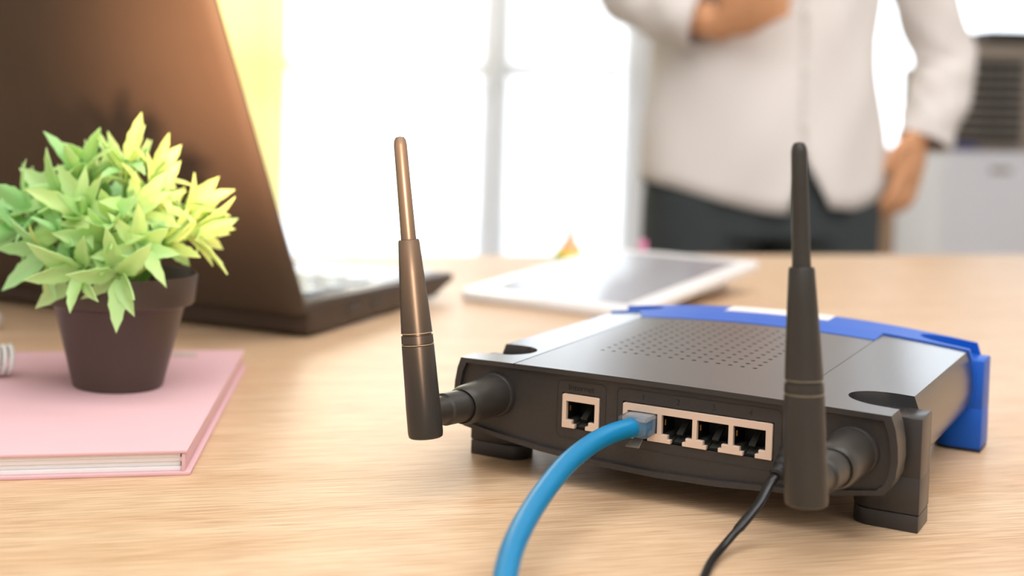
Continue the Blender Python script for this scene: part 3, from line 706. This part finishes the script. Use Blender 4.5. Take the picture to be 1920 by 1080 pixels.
# trunk, neck, head in one surface
loft(bm, [ell(750, 2300, z, a1, b1) for z, a1, b1 in ((-20, 120, 90), (60, 165, 105), (160, 150, 98), (300, 140, 92), (450, 160, 98), (560, 165, 92), (620, 120, 72), (650, 60, 58))])
loft(bm, [ell(750, y, z, a1, b1) for y, z, a1, b1 in ((2302, 600, 62, 60), (2300, 640, 54, 56), (2292, 680, 53, 56), (2288, 720, 55, 60))])
loft(bm, [ell(750, y, z, a1, b1) for y, z, a1, b1 in ((2268, 688, 22, 30), (2272, 700, 46, 60), (2282, 730, 62, 82), (2290, 770, 71, 93), (2295, 810, 75, 97), (2298, 850, 71, 93), (2300, 885, 50, 68), (2300, 903, 18, 28))])
loft(bm, [ell(750, y, z, a1, b1, 12) for y, z, a1, b1 in ((2184, 758, 15, 12), (2180, 768, 16, 15), (2188, 790, 9, 9), (2200, 812, 7, 6))])
for s in (-1, 1): loft(bm, [ell(750+s*73, 2296, z, a1, b1, 12) for z, a1, b1 in ((762, 4, 8), (780, 9, 16), (800, 10, 19), (815, 5, 10))])
def arm(pts, rads): limb(bm, pts, rads)
arm([(590, 2300, 570), (545, 2300, 470), (512, 2295, 372), (560, 2230, 337), (624, 2170, 307)], [52, 47, 40, 36, 27])
arm([(910, 2300, 570), (985, 2305, 440), (1046, 2315, 265), (1034, 2292, 200), (1004, 2272, 150)], [46, 38, 32, 28, 25])
def hand(w_, dirv, side, spread_v, curl, L_=1.0):
    "palm plus five fingers; w_ wrist, dirv pointing to the fingers, spread_v across the knuckles toward the thumb, curl direction"
    w_, d, s, c = Vector(w_), Vector(dirv).normalized(), Vector(spread_v).normalized(), Vector(curl).normalized()
    palm = [w_-d*12, w_+d*20, w_+d*50, w_+d*84]
    rings = []
    for p_, ra, rb in zip(palm, (27, 30, 40, 39), (20, 17, 15, 11)):
        rings.append([pz(p_+s*ra*math.cos(2*PI*k/20)+c*rb*math.sin(2*PI*k/20)) for k in range(20)])
    loft(bm, rings)
    for i, (off, ln) in enumerate(((28, 70), (9.5, 78), (-9.5, 73), (-27, 58))):
        ln *= L_; b0 = w_+d*72+s*off; f1 = b0+d*(12+ln*.42)+c*ln*.06+s*off*.06; f2 = f1+(d*.85+c*.5).normalized()*ln*.32; f3 = f2+(d*.6+c*.8).normalized()*ln*.28
        limb(bm, [b0, f1, f2, f3], [9.5, 9.0, 8.2, 6.4], 10, 4)
    t0 = w_+d*22+s*24; limb(bm, [t0, t0+(d*.6+s*.7)*30, t0+(d*.9+s*.55)*46+c*8, t0+(d*1.0+s*.4)*64+c*16], [14, 12, 10, 7.5], 10, 4)
hand((630, 2168, 304), (.54, -.74, .36), 1, (-.35, -.1, .9), (.55, .8, .05), .7)
hand((998, 2268, 140), (-.26, -.2, -.95), 1, (-.75, -.6, .25), (-.5, .6, 0))
body = fin(bm, 'body', M['skin'], PR, smooth=None); remesh(body, 4.5, 3); body.data.materials.append(M['skin'])
# face, hair
for s in (-1, 1):
    bm = bmesh.new(); lathe(bm, [(.1, -9), (6, -7), (9, 0), (6, 7), (.1, 9)], 16, pz((750+s*31, 2212, 800)), (1, 0, 0)); fin(bm, 'eye', M['eye'], PR, smooth=60)
    bm = bmesh.new(); limb(bm, [(750+s*14, 2200, 820), (750+s*31, 2198, 825), (750+s*48, 2208, 820)], [3, 3.4, 2], 8, 4); fin(bm, 'eyebrow', M['hair'], PR, smooth=60)
bm = bmesh.new(); limb(bm, [(728, 2200, 738), (750, 2189, 736), (772, 2200, 738)], [2, (5, 4), 2], 10, 4); fin(bm, 'mouth', M['lip'], PR, smooth=60)
bm = bmesh.new()
loft(bm, [ell(750, y, z, a1, b1, 36) for y, z, a1, b1 in ((2330, 730, 68, 62), (2322, 780, 80, 78), (2318, 820, 84, 86), (2306, 855, 82, 102), (2303, 890, 64, 86), (2303, 914, 30, 42))])
fin(bm, 'hair', M['hair'], PR, smooth=60)
# trousers
bm = bmesh.new()
loft(bm, [ell(750, 2300, z, a1, b1) for z, a1, b1 in ((180, 168, 112), (80, 190, 122), (0, 198, 128), (-40, 196, 126))])
for s in (-1, 1):
    limb(bm, [(750+s*98, 2300, 30), (750+s*100, 2300, -60), (750+s*102, 2298, -220), (750+s*105, 2300, -420), (750+s*108, 2306, -690)], [(98, 112), (97, 106), (84, 90), (66, 70), (52, 58)], 24)
tr = fin(bm, 'trousers', M['pants'], PR, smooth=None); remesh(tr, 8, 4); tr.data.materials.append(M['pants'])
for s in (-1, 1):
    bm = bmesh.new(); loft(bm, [[pz((750+s*108+wd*math.cos(2*PI*i/20), 2300-oy+ln*math.sin(2*PI*i/20), z)) for i in range(20)] for z, wd, ln, oy in ((Z_FLOOR, 44, 118, 50), (Z_FLOOR+25, 47, 122, 50), (Z_FLOOR+50, 42, 95, 30), (Z_FLOOR+85, 38, 52, -2))])
    fin(bm, 'shoe', M['shoe'], PR, smooth=50)
# shirt: torso shell with an open placket at the hem, two sleeves
bm = bmesh.new(); NA, NZ = 96, 26; rows = []
def tor(z):
    K = [(0, 204, 140), (100, 200, 136), (250, 184, 122), (400, 184, 118), (520, 190, 112), (580, 176, 98), (625, 110, 80), (655, 64, 66)]
    if z <= K[0][0]: return K[0][1]+(-z)*.03, K[0][2]
    for p0, p1 in zip(K, K[1:]):
        if z <= p1[0]: f_ = (z-p0[0])/(p1[0]-p0[0]); return p0[1]+(p1[1]-p0[1])*f_, p0[2]+(p1[2]-p0[2])*f_
    return K[-1][1:]
xg0 = 774-750
def col(u):  # u 0..1 round the body starting at the placket; phi measured from the front (-y)
    pass
grid = []
for j in range(NZ+1):
    row = []
    for i in range(NA+1):
        u = i/NA
        # base angle of the placket line: x = +24 mm
        ph0 = math.asin(24/200); ph = ph0+u*2*PI
        # hem height by angle: low at the front left and right tails, raised at the sides
        side = math.sin(ph-ph0)**2
        front = 1 if math.cos(ph) > 0 else .6
        hem = 6+44*side+(10 if u > .5 else 18)*0
        tails = 10*math.exp(-((ph % (2*PI))-ph0)**2/.08) if u < .5 else 0
        hem += tails
        z = hem+(655-hem)*((j/NZ)**1.0)
        A1, B1 = tor(z)
        # opening widens below z = 97
        gap = max(0, (97-z)/97)
        g = gap*(.26 if u < .5 else .14); w_e = math.exp(-(min(u, 1-u)*2*PI/.45)**2)
        ph2 = ph+(g*w_e if u < .5 else -g*w_e)
        wr = 3.2*math.sin(ph*5+z*.018)+2.2*math.sin(ph*9-z*.03+1)
        x = (A1+wr)*math.sin(ph2); y = -(B1+wr)*math.cos(ph2)
        row.append(bm.verts.new(pz((750+x, 2300+y, z))))
    grid.append(row)
for j in range(NZ):
    for i in range(NA): bm.faces.new((grid[j][i], grid[j][i+1], grid[j+1][i+1], grid[j+1][i]))
bmesh.ops.recalc_face_normals(bm, faces=bm.faces); bmesh.ops.scale(bm, vec=(MM,)*3, verts=bm.verts)
me = bpy.data.meshes.new('shirt'); bm.to_mesh(me); bm.free(); sh = link('shirt', me, M['shirt'], PR, 180)
md = sh.modifiers.new('t', 'SOLIDIFY'); md.thickness = .0022; md.offset = 0
def sleeve(pts, rads):
    bm = bmesh.new(); P = spline([pz(p) for p in pts], 8); NN = len(rads)-1; rings = []; upv = Vector((0, 1, .02))
    def rad(t): i = min(int(t*NN), NN-1); f_ = t*NN-i; return rads[i]*(1-f_)+rads[i+1]*f_
    def mk(scale):
        out = []
        for i, p in enumerate(P):
            t = (P[min(i+1, len(P)-1)]-P[max(i-1, 0)]).normalized(); s = t.cross(upv).normalized(); q = s.cross(t)
            rr = rad(i/(len(P)-1)); ring = []
            for k in range(28):
                an = 2*PI*k/28; w2 = rr+2.6*math.sin(an*3+i*.9)+1.8*math.sin(an*5-i*1.3)-scale
                ring.append(p+s*w2*math.cos(an)+q*w2*math.sin(an))
            out.append(ring)
        return out
    o_ = mk(0); i_ = mk(3); loft(bm, o_+i_[::-1], cap=False); return fin(bm, 'sleeve', M['shirt'], sh, smooth=60)
sleeve([(620, 2300, 580), (560, 2300, 490), (510, 2296, 390), (545, 2240, 342), (612, 2182, 314)], [70, 62, 58, 54, 52])
sleeve([(880, 2300, 580), (975, 2303, 460), (1051, 2313, 285), (1043, 2295, 205), (1008, 2274, 124)], [70, 54, 50, 49, 43])
bm = bmesh.new(); loft(bm, [ell(750, 2300, z, a1, b1) for z, a1, b1 in ((640, 78, 74), (655, 72, 70), (690, 66, 66), (655, 80, 78), (640, 84, 80))], cap=False); fin(bm, 'collar', M['shirt'], sh, smooth=50)
bm = bmesh.new()
for z in (150, 240, 330, 420, 510):
    A1, B1 = tor(z); bm = bmesh.new(); lathe(bm, [(.1, 0), (6, 0), (6, 2.4), (.1, 2.6)], 16, pz((774, 2300-B1-1.5, z)), (0, -1, 0)); fin(bm, 'button', M['btn'], sh)

# ================================================================== air cooler at the right
AX, AY = 1945, 3930
AC = empty('air_cooler', (AX, AY, Z_FLOOR), 0, 'white upright air cooler with dark louvred grille behind the person at the right', 'air cooler')
hz = lambda z: z-Z_FLOOR
fin(bx(-152, 165, -20, 300, 60, hz(85)), 'shell', M['acw'], AC, bevel=22, seg=4)
fin(bx(-145, 160, -5, 290, hz(80), hz(330)), 'upper_housing', M['acg'], AC, bevel=8, seg=3)
fin(bx(-135, 70, -30, -4, hz(105), hz(345)), 'grille_recess', M['acd'], AC, bevel=4)
for k in range(8):
    z = hz(122+k*27); bm = bmesh.new(); prism(bm, [(-44, z), (-30, z+7), (-30, z+10), (-44, z+3)], lambda y, z_: (-130, y, z_), lambda y, z_: (66, y, z_)); fin(bm, 'louvre_slat', M['acs'], AC, bevel=.8)
for x in (-33, 0): fin(bx(x-4, x+4, -38, -30, hz(108), hz(342)), 'louvre_rib', M['acd'], AC)
fin(bx(-75, 165, -18, 290, hz(335), hz(395)), 'control_panel', M['acg'], AC, bevel=10, seg=3)
fin(bx(-35, 165, -30, 260, hz(395), hz(432)), 'top_lid', M['acd'], AC, bevel=8, seg=3)
fin(bx(-120, -50, -22.5, -19, hz(92), hz(100)), 'blue_strip', M['navy'], AC)
fin(bx(-12, 48, -22, -19.5, hz(20), hz(36)), 'maker_mark', M['acs'], AC, bevel=.5)['label'] = 'blurred grey printed mark'
for x in (-120, 130):
    for y in (20, 260):
        bm = bmesh.new(); lathe(bm, [(22, 0), (26, 6), (26, 40), (22, 46)], 20, (x-14, y, 26), (1, 0, 0)); fin(bm, 'wheel', M['acd'], AC)
        fin(bx(x-8, x+22, y-8, y+8, 30, 72), 'caster_fork', M['acd'], AC)
